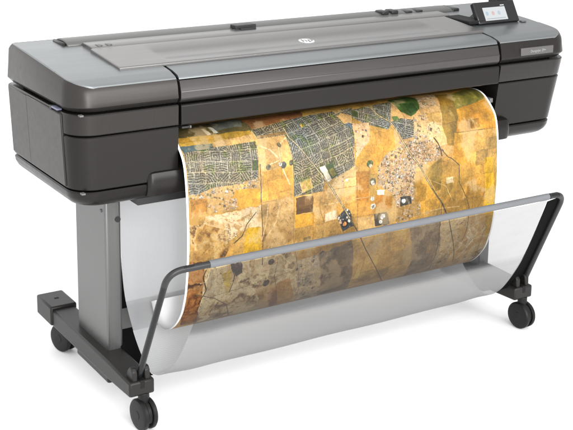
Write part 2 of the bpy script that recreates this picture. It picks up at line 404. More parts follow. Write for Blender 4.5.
# ------------------------------------------------------------------ basket
def rodpath():
    L = [(-.712,-.040,.155),(-.700,-.205,.512),(.704,-.200,.510),(.712,-.030,.152)]
    return fillet(L, .048, 10)
rp = rodpath()
frame = MB().tube(rp, .0090, 16).build('basket_frame', M['rod'], printer)
MB().tube([(.636,-.2005,.510),(.672,-.2005,.510)]+[tuple(p) for p in rp if p.x > .66 and p.y > -.2000][0:], .0097, 16).build('rod_cover', M['rodblack'], frame)
sl = MB().tube([(-.580,-.205,.512),(.632,-.2005,.5102)], .0104, 18)
sl.build('bar_sleeve', M['sleeve'], frame)
MB().tube([tuple(p) for p in rp if p.x < -.55 and p.z > .40][:-1]+[(-.579,-.2048,.5119)], .0092, 16).build('rod_cover', M['rodblack'], frame)
bprof = catmull([(-.208,.500),(-.202,.480),(-.158,.372),(-.112,.272),(-.066,.196),(-.022,.140),(.030,.106),(.084,.113),(.160,.170),(.226,.265),(.252,.377),(.257,.48),(.258,.60),(.258,.645)], 6)
NX = 60
def xl_at(i): 
    t = i/(len(bprof)-1); return np.interp(t, [0,.1,.33,.5,1], [-.578,-.580,-.604,-.628,-.628])
def xr_at(i):
    t = i/(len(bprof)-1); return np.interp(t, [0,.2,.45,1], [.624,.622,.612,.610])
v, f = [], []
for i, (y, z) in enumerate(bprof):
    for j in range(NX+1):
        u = j/NX; x = xl_at(i)*(1-u)+xr_at(i)*u
        sag = .004*math.sin(math.pi*u)*math.exp(-((z-.11)/.05)**2)
        cr = .0011*math.sin(17*u+6*z*5)*math.sin(5*u+2)+.0016*math.sin(41*u+9*z)*math.exp(-(min(u,1-u)/.12)**2)
        v.append((x, y+.0016*math.sin(9*u+3*z*8)+cr*.7, z-sag+cr))
for i in range(len(bprof)-1):
    for j in range(NX):
        a = i*(NX+1)+j; f.append((a, a+1, a+NX+2, a+NX+1))
basket = link('basket_mesh', v, f, M['mesh'], printer)
wa = basket.data.color_attributes.new('weave', 'FLOAT_COLOR', 'POINT')     # sling woven closer than the front panel; its thread tone counters uneven light
wc = []
for i, (y, z) in enumerate(bprof):
    t = 1. if i > len(bprof)*.42 else float(np.clip((.300-z)/.036, 0, 1)); t = t*t*(3-2*t)
    wc += [.47+.37*t, t*float(np.interp(i, [len(bprof)*.40, len(bprof)*.58], [.60, 1.])), 0, 1]*(NX+1)  # thread colour darkened at the lit fold, lightened for the shaded rear
wa.data.foreach_set('color', wc)
def strip(i0, i1, fx0, fx1, name='basket_gap_fill'):  # black sheet filling the open gap between mesh and leg
    v, f = [], []
    for i in range(i0, i1+1):
        y, z = bprof[i]
        v += [(fx0(i), y, z), (fx1(i), y, z), (fx1(i), y+.002, z-.002), (fx0(i), y+.002, z-.002)]
    n = i1-i0+1
    for k in range(n-1):
        for a in range(4):
            b = (a+1) % 4; f.append((k*4+a, k*4+b, k*4+4+b, k*4+4+a))
    f += [(0,1,2,3), (n*4-1,n*4-2,n*4-3,n*4-4)]
    return link(name, v, f, M['gap_fill'], printer)
N = len(bprof)-1
zi = [p[1] for p in bprof]
def idx(zv, rear):
    k = [i for i in range(N+1) if (bprof[i][0] > .03) == rear]
    return min(k, key=lambda i: abs(zi[i]-zv))
def rod_at(z): return np.interp(z, [.152,.510], [-.026,-.197])
def side_band(i0, i1):  # black sheet filling the open gap between mesh and rod
    v, f = [], []
    for i in range(i0, i1+1):
        y, z = bprof[i]; t = np.interp(i, [i1-4, i1], [1, .25])
        xo, yo = .709, rod_at(max(z,.16))
        a = (xr_at(i)+.0005, y, z); b = (a[0]+(xo-a[0])*t, y+(yo-y)*t+.004, max(z,.140))
        v += [a, b, (b[0],b[1]+.002,b[2]), (a[0],a[1]+.002,a[2])]
    n = i1-i0+1
    for k in range(n-1):
        for q in range(4):
            b = (q+1) % 4; f.append((k*4+q, k*4+b, k*4+4+b, k*4+4+q))
    f += [(0,1,2,3), (n*4-1,n*4-2,n*4-3,n*4-4)]
    return link('basket_gap_fill', v, f, M['gap_fill'], printer)
side_band(2, idx(.125, False))
strip(idx(.100,True), idx(.192,True), lambda i: -.679, lambda i: xl_at(i)-.0005)
strip(idx(.246,True), idx(.46,True), lambda i: -.676, lambda i: xl_at(i)-.0005)

# ------------------------------------------------------------------ the printed sheet
sheet_prof = catmull([(.19,.800),(.11,.809),(.069,.809),(.039,.799),(.008,.775),(-.018,.744),(-.031,.700),(-.040,.630),(-.044,.550),(-.042,.468),(-.031,.380),(-.017,.330),(.002,.288),(.041,.242),(.086,.212),(.13,.204),(.165,.218),(.192,.263)], 14)
seg = np.concatenate([[0], np.cumsum(np.linalg.norm(np.diff(sheet_prof, axis=0), axis=1))])
S0 = float(np.interp(14, range(len(seg)), seg))     # arc length where the outlines' s = 0 lies
HW = .5615
NU, NV = 1000, 800
svals = np.linspace(0, seg[-1], NV)
py_, pz_ = np.interp(svals, seg, sheet_prof[:,0]), np.interp(svals, seg, sheet_prof[:,1])
xv = np.linspace(-HW, HW, NU)
X, Sg = np.meshgrid(xv, svals-S0)
rng = np.random.default_rng(7)
def noise(nx, ny, octv=4, seed=0):
    r = np.random.default_rng(seed); out = np.zeros((NV, NU)); amp = 1.; tot = 0.
    for o in range(octv):
        gx, gy = nx*2**o+2, ny*2**o+2; g = r.random((gy, gx))
        fx = np.linspace(0, gx-1.001, NU); fy = np.linspace(0, gy-1.001, NV)
        ix, iy = fx.astype(int), fy.astype(int); tx, ty = fx-ix, fy-iy; tx = tx*tx*(3-2*tx); ty = ty*ty*(3-2*ty)
        a = g[np.ix_(iy,ix)]*(1-tx)+g[np.ix_(iy,ix+1)]*tx; b = g[np.ix_(iy+1,ix)]*(1-tx)+g[np.ix_(iy+1,ix+1)]*tx
        out += amp*(a*(1-ty[:,None])+b*ty[:,None]); tot += amp; amp *= .55
    return out/tot
w1, w2 = noise(40,30,3,1)-.5, noise(40,30,3,2)-.5
XW, SW = X+.008*w1, Sg+.008*w2
n_big, n_mid, n_fine = noise(10,8,5,3), noise(50,36,4,4), noise(260,190,2,5)
marb = noise(14,12,5,6); marb2 = noise(16,9,5,8)
ridge = np.abs(((marb*9+n_mid*1.2) % 1)-.5)*2
IMG = np.zeros((NV, NU, 3)); IMG[:] = (196,148,70)
def inside(P, XX=None, SS=None):
    XX = XW if XX is None else XX; SS = SW if SS is None else SS
    P = np.array(P); m = np.zeros(XX.shape, bool)
    x_, s_ = P[:,0], P[:,1]
    j0 = max(0, np.searchsorted(xv, x_.min()-.02)); j1 = min(NU, np.searchsorted(xv, x_.max()+.02))
    i0 = max(0, np.searchsorted(svals-S0, s_.min()-.02)); i1 = min(NV, np.searchsorted(svals-S0, s_.max()+.02))
    a, b = XX[i0:i1,j0:j1], SS[i0:i1,j0:j1]; r = np.zeros(a.shape, bool)
    n = len(P)
    for i in range(n):
        xa, sa = P[i]; xb, sb = P[(i+1) % n]
        if sa == sb: continue
        r ^= ((sa > b) != (sb > b)) & (a < (xb-xa)*(b-sa)/(sb-sa)+xa)
    m[i0:i1,j0:j1] = r; return m
def dist(P, q):
    d = np.full(X.shape, 9.)
    for (xa,sa),(xb,sb) in zip(P, P[1:]):
        dx, ds = xb-xa, sb-sa; L2 = dx*dx+ds*ds+1e-12
        t = np.clip(((X+q*w1-xa)*dx+(Sg+q*w2-sa)*ds)/L2, 0, 1)
        d = np.minimum(d, np.hypot(X+q*w1-xa-t*dx, Sg+q*w2-sa-t*ds))
    return d
def hsh(a, b, k=0): 
    v = np.sin(a*127.1+b*311.7+k*74.7)*43758.5453; return v-np.floor(v)
# land is split again and again into parcels, each a little lighter, darker, redder or greener
PT = np.zeros((NV, NU)); PH = np.zeros((NV, NU)); PE = np.zeros((NV, NU), bool); PD = np.zeros((NV, NU))
def parcel(xa, xb, sa, sb, dep):
    w_, h_ = xb-xa, sb-sa
    if dep == 0 or (max(w_, h_) < .05 and rng.random() < .6) or max(w_, h_) < .022:
        j0, j1 = np.searchsorted(xv, (xa, xb)); i0, i1 = np.searchsorted(svals-S0, (sa, sb))
        PT[i0:i1,j0:j1] = rng.normal(0, .055); PH[i0:i1,j0:j1] = rng.normal(0, .05); PD[i0:i1,j0:j1] = rng.choice([0,0,1,2])
        if rng.random() < .3: PE[i0:i1,max(j0-1,0):j0+1] = True
        if rng.random() < .3: PE[max(i0-1,0):i0+1,j0:j1] = True
        return
    t = rng.uniform(.3, .7)
    if w_*rng.uniform(.7,1.3) > h_: parcel(xa, xa+w_*t, sa, sb, dep-1); parcel(xa+w_*t, xb, sa, sb, dep-1)
    else: parcel(xa, xb, sa, sa+h_*t, dep-1); parcel(xa, xb, sa+h_*t, sb, dep-1)
parcel(-HW, HW, svals[0]-S0, svals[-1]-S0, 9)
sh_i = np.clip((np.arange(NV)[:,None]+(w2*9)).astype(int), 0, NV-1); sh_j = np.clip((np.arange(NU)[None,:]+(w1*9)).astype(int), 0, NU-1)
PT, PH, PE, PD = PT[sh_i,sh_j], PH[sh_i,sh_j], PE[sh_i,sh_j], PD[sh_i,sh_j]
furrow = np.where(PD == 1, np.sin(X*1500), np.where(PD == 2, np.sin(Sg*1500), 0))*.035
wash = noise(26,20,5,11)-.5; grit = rng.random((NV, NU))-.5; grit = (grit+np.roll(grit,1,0)+np.roll(grit,1,1))*.75
TINT = np.array([.25,0,-.6])
def tex(col, m, var=1.):
    k = 1+PT+furrow+var*(.20*wash*2+.16*(n_big-.5)*2)+.13*(n_fine-.5)*2+.12*grit+.16*(n_mid-.5)*2
    k = np.where(PE, k*.86, k)
    c = np.asarray(col, float); c = c[None,None] if c.ndim == 1 else c
    out = c*k[...,None]*(1+(PH+.10*wash)[...,None]*TINT)
    # pale bare soil in soft streaks
    bare = np.clip((marb2+.55*wash+.25*(n_mid-.5)-.58)*7, 0, .6)[...,None]
    out = out*(1-bare)+np.array([214,182,132])*bare*(1+.1*grit)[...,None]
    IMG[m] = np.clip(out[m], 4, 250)
def field(col, m, var=1.): tex(col, m, var)
def lots(m, base, dens, cell=.0056):
    """roofs and yards scattered over a base colour"""
    field(base, m, .25)
    ang = .35; a = (X*math.cos(ang)+Sg*math.sin(ang)); b = (-X*math.sin(ang)+Sg*math.cos(ang))
    for k, cs in enumerate((cell*1.9, cell*1.2, cell*.75)):
        ia, ib = np.floor(a/cs), np.floor(b/cs); h = hsh(ia, ib, k); fa, fb = a/cs-ia, b/cs-ib
        on = m & (h < dens*(.50,.45,.28)[k]) & (fa > .12+.3*hsh(ib, ia, k+7)) & (fb > .16+.3*hsh(ib, ia, k+5))
        t = hsh(ia, ib, k+9)
        for lo, hi, c in ((0,.22,(236,226,210)),(.22,.38,(206,196,180)),(.38,.56,(60,54,44)),(.56,.72,(112,104,92)),(.72,.86,(222,184,150)),(.86,.93,(160,120,96)),(.93,1,(84,88,52))):
            q = on & (t >= lo) & (t < hi); IMG[q] = c
def sheds(m, base, dens):
    field(base, m, 1.)
    for k, cs in enumerate((.0130, .0078, .0048)):
        ang = (.42, .42, .55)[k]; a = X*math.cos(ang)+Sg*math.sin(ang)+.0012*w1; b = -X*math.sin(ang)+Sg*math.cos(ang)+.0012*w2
        ib = np.floor(b/cs); a = a+cs*.6*hsh(ib, 0*ib, k); ia = np.floor(a/cs); h = hsh(ia, ib, k); fa, fb = a/cs-ia, b/cs-ib
        x0_, x1_ = .06+.25*hsh(ib, ia, 5), 1-.30*hsh(ib, ia, 6); y0_, y1_ = .06+.28*hsh(ib, ia, 7), 1-.34*hsh(ib, ia, 8)
        box_ = (fa > x0_) & (fa < x1_) & (fb > y0_) & (fb < y1_); t = hsh(ia, ib, k+9)
        on = m & (h < dens*(.60,.60,.58)[k])
        sh_ = on & (fa > x0_) & (fa < x1_+.10) & (fb > y0_) & (fb < y1_+.12) & (t > .3); IMG[sh_] = IMG[sh_]*.55
        for lo, hi, c in ((0,.14,(188,150,104)),(.14,.30,(206,176,138)),(.30,.37,(226,216,200)),(.37,.55,(186,172,152)),(.55,.66,(152,140,130)),(.66,.76,(214,170,128)),(.76,.84,(98,84,66)),(.84,.92,(160,112,70)),(.92,1,(112,104,62))):
            q = on & box_ & (t >= lo) & (t < hi); IMG[q] = np.array(c)*(1+.16*(n_fine[q]-.5)*2+.10*grit[q])[:,None]
def rough(m, pal, seed, sx=18, sy=14):
    p, q = noise(sx, sy, 5, seed), noise(sx, sy, 5, seed+1)
    jj = np.clip((np.arange(NU)[None,:]+(p-.5)*190).astype(int), 0, NU-1); ii = np.clip((np.arange(NV)[:,None]+(q-.5)*190).astype(int), 0, NV-1)
    t = noise(int(sx*1.3), int(sy*1.1), 5, seed+2)[ii, jj]; t = np.clip((t-.47)*1.8+.5+.10*grit, 0, 1)
    pal = np.array(pal, float); n = len(pal)-1; k = np.clip((t*n).astype(int), 0, n-1); f_ = np.clip((t*n-k), 0, 1)
    f_ = np.clip((f_-.5)*1.6+.5, 0, 1)[...,None]
    c = pal[k]*(1-f_)+pal[k+1]*f_
    bed = np.abs(p[ii, jj]-.5) < .007; c = np.where(bed[...,None], c*.55, c)
    c = c*(1+PT*.8+.10*(n_fine-.5)*2)[...,None]; IMG[m] = np.clip(c[m], 4, 250)
def suburb(m, mean, ang):
    """blocks of short streets: two rows of roofs along each, turned block by block"""
    wa_, wb_ = .010*(n_big-.5)+.0025*w1, .010*(marb-.5)+.0025*w2
    a = X*math.cos(ang)+Sg*math.sin(ang)+wa_; b = -X*math.sin(ang)+Sg*math.cos(ang)+wb_
    B = .030
    row = np.floor(b/B); off = hsh(row, 0*row, 3)*B; wid = B*(.8+.5*hsh(row, 0*row, 4)); ia = np.floor((a+off)/wid); h = hsh(ia, row)
    ea = ((a+off)/wid) % 1; eb = b/B % 1
    # inside a block: a ring street round a spine, or plain rows, turned block by block
    ca_, cb_ = np.abs(ea-.5)*wid, np.abs(eb-.5)*B
    ringd = np.maximum(ca_-.15*wid, cb_-.15*B)
    ringd = np.where(h > .95, np.hypot(ca_, cb_), ringd)
    tb = np.choose(np.clip((hsh(ia, row, 21)*6).astype(int), 0, 5), [0., 0., math.pi/2, math.pi/2, .75, -.6])
    ra, rb_ = a*np.cos(tb)+b*np.sin(tb), -a*np.sin(tb)+b*np.cos(tb)
    bend = .0016*np.sin(ra*190+h*30)
    u = np.where(h < .88, ra, a+b); w = np.where(h < .88, rb_+bend, ringd)
    per = .0068; c = np.array(mean, float)
    ci, cj = np.floor(u/per), np.floor(w/per); fx, fy = u/per-ci, w/per-cj
    lean = np.where(hsh(ia, row, 31) < .5, .22, .78)
    flip = hsh(ci, cj, 2) < lean
    across = np.where(flip, fx, fy); 
    col = np.empty(X.shape+(3,)); col[:] = c*.74
    k1, k2 = np.floor(u/.0018), np.floor(w/.0018); tone = hsh(k1, k2, 2); roof = hsh(k1, k2, 1); turn = hsh(ia, row, 8)
    near = (np.abs(across-.5) < .38)
    lit = near & (roof < .62)
    rc = np.array([168,158,134])[None,None]*(.46+.60*tone[...,None]); rc = rc*np.where(roof[...,None] < .2, np.array([.66,.68,.74]), 1)
    col = np.where(lit[...,None], rc, col)
    col = np.where((~near)[...,None], c*.64, col)                                     # trees between back yards
    col = np.where((np.abs(across-.5) < .125)[...,None], np.array([174,164,136])[None,None]*(.78+.25*turn[...,None]), col)   # street
    edge = (ea < .045) | (eb < .06)
    col = np.where(edge[...,None], np.array([180,168,140])[None,None], col)
    bare = (hsh(ia, row, 12) < .025); col = np.where((bare & ~edge)[...,None], np.array([196,160,98])[None,None], col)
    park = (hsh(ia, row, 13) < .02); col = np.where((park & ~edge)[...,None], np.array([84,92,52])[None,None], col)
    col = col*(1+.22*(n_fine-.5)*2+.22*(n_mid-.5)*2+.14*grit)[...,None]
    tint = np.clip((n_big-.5)*4, -1, 1)[...,None]
    col = col*(1+tint*np.array([.10,.03,-.10]))
    gk = np.clip((n_mid-.56)*6, 0, 1)[...,None]; col = col*(1-gk*np.array([.26,.18,.42]))
    IMG[m] = np.clip(col[m], 10, 235)
MAP = [
    ('p',(200,150,66),[(-0.516,0.014),(0.674,0.017),(0.698,0.72),(-0.541,0.701)]),
    ('p',(96,84,48),[(-0.521,0.011),(-0.282,0.014),(-0.305,0.087),(-0.558,0.104)]),
    ('p',(112,112,98),[(-0.42,0.013),(-0.315,0.002),(-0.34,0.064),(-0.431,0.069)]),
    ('p',(125,125,112),[(-0.371,0.006),(-0.343,0.016),(-0.325,0.019),(-0.368,0.036)]),
    ('p',(226,220,200),[(-0.466,0.051),(-0.456,0.05),(-0.445,0.079),(-0.458,0.081)]),
    ('p',(226,220,200),[(-0.442,0.048),(-0.432,0.047),(-0.421,0.075),(-0.434,0.077)]),
    ('p',(140,88,48),[(-0.325,0.019),(-0.111,0.016),(-0.131,0.06),(-0.313,0.082)]),
    ('p',(186,140,44),[(-0.552,0.08),(-0.321,0.084),(-0.325,0.116),(-0.46,0.123),(-0.561,0.111)]),
    ('p',(216,168,96),[(-0.453,0.107),(-0.321,0.099),(-0.321,0.123),(-0.455,0.127)]),
    ('p',(74,90,84),[(-0.56,0.107),(-0.458,0.11),(-0.458,0.126),(-0.549,0.129)]),
    ('p',(218,166,88),[(-0.32,0.12),(-0.211,0.116),(-0.211,0.189),(-0.217,0.27),(-0.285,0.29),(-0.335,0.294)]),
    ('p',(222,160,62),[(-0.317,0.215),(-0.216,0.209),(-0.217,0.282),(-0.322,0.31)]),
    ('l',(232,196,140),0.005,[(-0.32,0.137),(-0.283,0.157),(-0.255,0.189),(-0.245,0.225),(-0.227,0.263)]),
    ('l',(232,196,140),0.004,[(-0.214,0.122),(-0.254,0.149),(-0.255,0.189),(-0.316,0.204)]),
    ('c',(104,92,56),(-0.25,0.146),0.007),
    ('c',(110,100,70),(-0.296,0.204),0.008),
    ('c',(90,90,80),(-0.246,0.205),0.01),
    ('c',(226,216,196),(-0.256,0.201),0.006),
    ('c',(96,96,70),(-0.219,0.203),0.008),
    ('s',(118,112,88),[(-0.552,0.128),(-0.458,0.126),(-0.321,0.123),(-0.329,0.197),(-0.333,0.253),(-0.405,0.26),(-0.471,0.245),(-0.532,0.272),(-0.553,0.272),(-0.552,0.177)],0.1),
    ('b',(206,160,88),[(-0.552,0.255),(-0.48,0.238),(-0.404,0.237),(-0.332,0.231),(-0.33,0.265),(-0.399,0.267),(-0.451,0.29),(-0.519,0.274)],0.5),
    ('s',(112,108,92),[(-0.318,0.085),(-0.138,0.059),(0.056,0.048),(0.019,0.12),(0.002,0.194),(0.002,0.242),(-0.064,0.269),(-0.106,0.272),(-0.114,0.301),(-0.214,0.303),(-0.213,0.209),(-0.218,0.151),(-0.219,0.118),(-0.309,0.118)],-0.25),
    ('p',(160,120,60),[(-0.315,0.117),(-0.214,0.115),(-0.216,0.104),(-0.305,0.109)]),
    ('s',(150,134,104),[(0.045,0.059),(0.201,0.041),(0.182,0.114),(0.136,0.15),(0.06,0.119),(0.031,0.089)],0.5),
    ('c',(120,120,60),(-0.145,0.093),0.008),
    ('c',(200,160,60),(-0.15,0.096),0.005),
    ('p',(210,165,100),[(-0.02,0.076),(0.004,0.066),(0.033,0.085),(0.022,0.114),(-0.008,0.109)]),
    ('c',(100,110,112),(0.009,0.119),0.011),
    ('p',(70,84,46),[(-0.104,0.227),(-0.082,0.221),(-0.056,0.264),(-0.081,0.272)]),
    ('p',(128,118,50),[(-0.091,0.241),(-0.076,0.237),(-0.063,0.26),(-0.078,0.267)]),
    ('p',(222,204,176),[(-0.122,0.231),(-0.104,0.227),(-0.081,0.272),(-0.096,0.276)]),
    ('p',(224,176,124),[(0.022,0.114),(0.079,0.118),(0.059,0.177),(0.007,0.224)]),
    ('h',(224,178,124),[(0.019,0.12),(0.069,0.124),(0.049,0.17),(0.008,0.209)],0.2),
    ('p',(214,152,54),[(0.067,0.144),(0.164,0.156),(0.157,0.198),(0.097,0.249),(0.006,0.242),(0.011,0.219),(0.059,0.177)]),
    ('p',(222,180,112),[(-0.064,0.269),(0.006,0.239),(0.009,0.261),(0.004,0.303),(-0.089,0.295)]),
    ('h',(222,178,110),[(-0.064,0.269),(0.002,0.248),(0.0,0.293),(-0.061,0.293)],0.12),
    ('p',(92,64,34),[(-0.209,0.307),(-0.149,0.309),(-0.149,0.359),(-0.209,0.358)]),
    ('p',(112,80,44),[(-0.18,0.309),(-0.149,0.309),(-0.149,0.334),(-0.177,0.336)]),
    ('p',(220,168,88),[(-0.149,0.304),(-0.11,0.301),(-0.109,0.39),(-0.144,0.39)]),
    ('p',(216,152,40),[(-0.211,0.358),(-0.145,0.366),(-0.144,0.4),(-0.21,0.401)]),
    ('p',(206,158,84),[(-0.11,0.301),(-0.054,0.3),(-0.067,0.372),(-0.109,0.39)]),
    ('p',(218,168,88),[(-0.078,0.297),(0.004,0.303),(0.004,0.352),(-0.053,0.356)]),
    ('p',(182,122,44),[(0.005,0.26),(0.056,0.267),(0.052,0.363),(0.004,0.349)]),
    ('p',(204,146,62),[(0.004,0.352),(0.078,0.361),(0.076,0.402),(0.01,0.403)]),
    ('p',(214,168,98),[(0.01,0.403),(0.077,0.408),(0.084,0.448),(0.017,0.45)]),
    ('p',(220,196,160),[(-0.106,0.372),(-0.064,0.366),(-0.063,0.395),(-0.105,0.397)]),
    ('p',(198,150,74),[(-0.144,0.397),(-0.063,0.398),(-0.048,0.451),(-0.133,0.455)]),
    ('p',(212,156,60),[(0.139,0.383),(0.224,0.39),(0.238,0.455),(0.142,0.459)]),
    ('p',(200,132,46),[(0.085,0.337),(0.138,0.354),(0.136,0.399),(0.125,0.403),(0.075,0.376)]),
    ('p',(190,130,46),[(-0.55,0.258),(-0.491,0.267),(-0.499,0.3),(-0.549,0.315)]),
    ('p',(212,150,46),[(-0.405,0.254),(-0.327,0.26),(-0.328,0.312),(-0.4,0.31),(-0.438,0.292)]),
    ('b',(200,150,76),[(-0.494,0.264),(-0.406,0.277),(-0.4,0.307),(-0.499,0.308)],0.35),
    ('w',[(168,124,66),(206,164,98),(222,188,134),(230,202,156),(190,146,84)],41,[(-0.512,0.318),(-0.439,0.312),(-0.368,0.312),(-0.325,0.31),(-0.325,0.372),(-0.375,0.373),(-0.426,0.397),(-0.506,0.359)]),
    ('w',[(96,66,34),(150,104,50),(190,140,64),(202,156,82),(214,176,112),(132,90,46)],31,[(-0.565,0.326),(-0.509,0.338),(-0.439,0.365),(-0.42,0.41),(-0.45,0.459),(-0.557,0.457)]),
    ('p',(214,162,24),[(-0.371,0.37),(-0.329,0.375),(-0.321,0.472),(-0.387,0.472)]),
    ('w',[(140,100,50),(172,128,68),(190,148,84),(206,166,104)],71,[(-0.325,0.301),(-0.218,0.3),(-0.212,0.428),(-0.317,0.472)]),
    ('p',(196,150,84),[(-0.322,0.307),(-0.275,0.306),(-0.296,0.344),(-0.322,0.379)]),
    ('p',(190,140,62),[(-0.213,0.4),(-0.137,0.404),(-0.126,0.463),(-0.209,0.467)]),
    ('p',(120,98,52),[(-0.177,0.435),(-0.153,0.433),(-0.15,0.465),(-0.178,0.467)]),
    ('p',(62,68,70),[(-0.063,0.391),(-0.031,0.368),(-0.013,0.378),(0.001,0.427),(-0.038,0.44)]),
    ('h',(62,68,70),[(-0.063,0.391),(-0.031,0.368),(-0.013,0.378),(0.001,0.427),(-0.038,0.44)],0.18),
    ('c',(36,30,24),(-0.033,0.415),0.012),
    ('c',(214,140,76),(-0.033,0.415),0.007),
    ('p',(74,68,58),[(0.074,0.4),(0.121,0.404),(0.136,0.444),(0.08,0.444)]),
    ('c',(232,226,214),(0.107,0.416),0.008),
    ('c',(232,226,214),(0.101,0.432),0.006),
    ('c',(84,96,56),(0.057,0.243),0.012),
    ('c',(214,190,150),(0.06,0.25),0.006),
    ('c',(110,104,76),(0.066,0.3),0.011),
    ('c',(206,190,170),(0.066,0.303),0.007),
    ('c',(226,214,196),(0.067,0.353),0.007),
    ('c',(216,206,190),(0.068,0.378),0.009),
    ('c',(120,116,100),(0.068,0.378),0.005),
    ('p',(232,220,200),[(0.081,0.327),(0.111,0.331),(0.111,0.347),(0.085,0.343)]),
    ('p',(206,160,96),[(0.223,0.016),(0.41,0.01),(0.337,0.174),(0.383,0.243),(0.323,0.267),(0.229,0.27),(0.155,0.214),(0.157,0.118)]),
    ('p',(70,96,40),[(0.199,0.027),(0.287,0.009),(0.302,0.041),(0.285,0.094),(0.237,0.118),(0.211,0.095)]),
    ('p',(52,78,34),[(0.235,0.063),(0.272,0.065),(0.276,0.097),(0.239,0.107)]),
    ('p',(90,112,52),[(0.166,0.108),(0.189,0.108),(0.193,0.123),(0.166,0.123)]),
    ('b',(204,166,114),[(0.305,0.036),(0.385,0.032),(0.35,0.091),(0.285,0.094)],0.4),
    ('b',(210,170,112),[(0.237,0.118),(0.299,0.112),(0.333,0.18),(0.302,0.208),(0.224,0.21),(0.239,0.129)],0.3),
    ('p',(184,142,70),[(0.299,0.112),(0.354,0.112),(0.339,0.152),(0.291,0.143)]),
    ('s',(92,92,92),[(0.157,0.125),(0.2,0.117),(0.239,0.129),(0.227,0.183),(0.184,0.187)],0.35),
    ('m',(152,112,38),(118,96,40),[(0.385,0.032),(0.438,0.041),(0.418,0.113),(0.38,0.23),(0.356,0.227),(0.34,0.162)]),
    ('m',(120,116,48),(158,140,60),[(0.432,0.048),(0.562,0.007),(0.55,0.086),(0.445,0.116),(0.418,0.113)]),
    ('m',(212,150,40),(188,124,28),[(0.418,0.113),(0.547,0.09),(0.567,0.143),(0.564,0.192),(0.391,0.19)]),
    ('m',(196,136,30),(206,150,50),[(0.383,0.189),(0.448,0.191),(0.447,0.3),(0.386,0.288),(0.375,0.242)]),
    ('m',(200,154,74),(190,140,56),[(0.448,0.191),(0.564,0.192),(0.56,0.299),(0.447,0.297)]),
    ('m',(202,150,56),(186,132,44),[(0.386,0.288),(0.501,0.297),(0.512,0.45),(0.42,0.445),(0.4,0.348)]),
    ('p',(228,170,26),[(0.501,0.284),(0.547,0.284),(0.551,0.453),(0.513,0.453)]),
    ('p',(196,150,60),[(0.539,0.283),(0.568,0.284),(0.581,0.458),(0.551,0.453)]),
    ('m',(146,112,40),(170,130,52),[(0.26,0.29),(0.331,0.262),(0.34,0.359),(0.308,0.364)]),
    ('m',(190,140,52),(170,120,44),[(0.335,0.268),(0.399,0.296),(0.4,0.355),(0.433,0.413),(0.446,0.449),(0.366,0.463),(0.325,0.383)]),
    ('p',(226,192,134),[(0.347,0.326),(0.375,0.328),(0.376,0.348),(0.348,0.347)]),
    ('p',(218,156,48),[(0.225,0.272),(0.288,0.351),(0.341,0.422),(0.254,0.431),(0.237,0.412),(0.221,0.31)]),
    ('b',(206,162,100),[(0.086,0.253),(0.125,0.216),(0.186,0.205),(0.215,0.228),(0.26,0.283),(0.229,0.279),(0.221,0.322),(0.224,0.387),(0.155,0.389),(0.141,0.342),(0.085,0.315)],0.95),
    ('b',(190,146,90),[(0.165,0.19),(0.287,0.199),(0.34,0.237),(0.307,0.265),(0.237,0.274),(0.185,0.217)],0.85),
    ('l',(74,62,42),0.006,[(0.303,0.195),(0.317,0.213),(0.328,0.239),(0.331,0.255)]),
    ('p',(130,128,124),[(0.175,0.405),(0.197,0.402),(0.205,0.443),(0.174,0.444)]),
    ('b',(170,130,66),[(0.155,0.389),(0.247,0.39),(0.254,0.431),(0.16,0.448)],0.35),
    ('p',(60,58,54),[(0.172,0.363),(0.211,0.365),(0.216,0.392),(0.174,0.392)]),
    ('c',(236,232,226),(0.185,0.377),0.007),
    ('w',[(70,38,18),(120,66,26),(168,104,44),(190,134,74),(96,56,26)],51,[(-0.571,0.436),(-0.501,0.449),(-0.498,0.575),(-0.485,0.694),(-0.538,0.692),(-0.574,0.556)]),
    ('w',[(128,96,60),(192,152,98),(222,188,132),(238,212,160),(226,188,124),(170,130,82)],61,[(-0.504,0.461),(-0.318,0.459),(-0.209,0.467),(-0.147,0.696),(-0.482,0.702),(-0.507,0.612)]),
    ('c',(84,66,52),(-0.396,0.486),0.016),
    ('p',(84,66,52),[(-0.423,0.471),(-0.387,0.472),(-0.381,0.505),(-0.4,0.514),(-0.418,0.491)]),
    ('c',(92,74,56),(-0.293,0.561),0.012),
    ('c',(92,74,56),(-0.285,0.491),0.01),
    ('c',(104,84,62),(-0.14,0.667),0.01),
    ('c',(104,84,62),(-0.108,0.5),0.01),
    ('p',(206,150,72),[(-0.323,0.58),(-0.21,0.562),(-0.158,0.69),(-0.267,0.713)]),
    ('p',(170,110,58),[(-0.281,0.599),(-0.251,0.594),(-0.212,0.695),(-0.226,0.723)]),
    ('p',(222,180,64),[(-0.447,0.498),(-0.415,0.491),(-0.412,0.566),(-0.423,0.578)]),
    ('b',(216,186,140),[(-0.205,0.507),(-0.122,0.497),(-0.063,0.704),(-0.147,0.696)],0.15),
    ('p',(150,124,90),[(-0.118,0.501),(-0.002,0.473),(0.047,0.7),(-0.068,0.695)]),
    ('p',(218,168,88),[(-0.002,0.473),(0.216,0.465),(0.274,0.706),(0.047,0.7)]),
    ('p',(164,134,96),[(0.216,0.468),(0.334,0.465),(0.389,0.718),(0.274,0.706)]),
    ('w',[(186,138,70),(208,158,84),(218,172,98),(232,200,144),(200,150,78)],81,[(0.334,0.465),(0.564,0.455),(0.648,0.69),(0.605,0.726),(0.379,0.704)]),
    ('l',(232,206,160),0.008,[(0.465,0.516),(0.455,0.544),(0.487,0.566),(0.467,0.604),(0.454,0.643)]),
    ('l',(228,196,150),0.006,[(0.416,0.552),(0.448,0.574),(0.421,0.611)]),
    ('c',(60,56,50),(0.496,0.65),0.004),
    ('p',(212,160,40),[(0.515,0.468),(0.557,0.464),(0.571,0.551),(0.536,0.56)]),
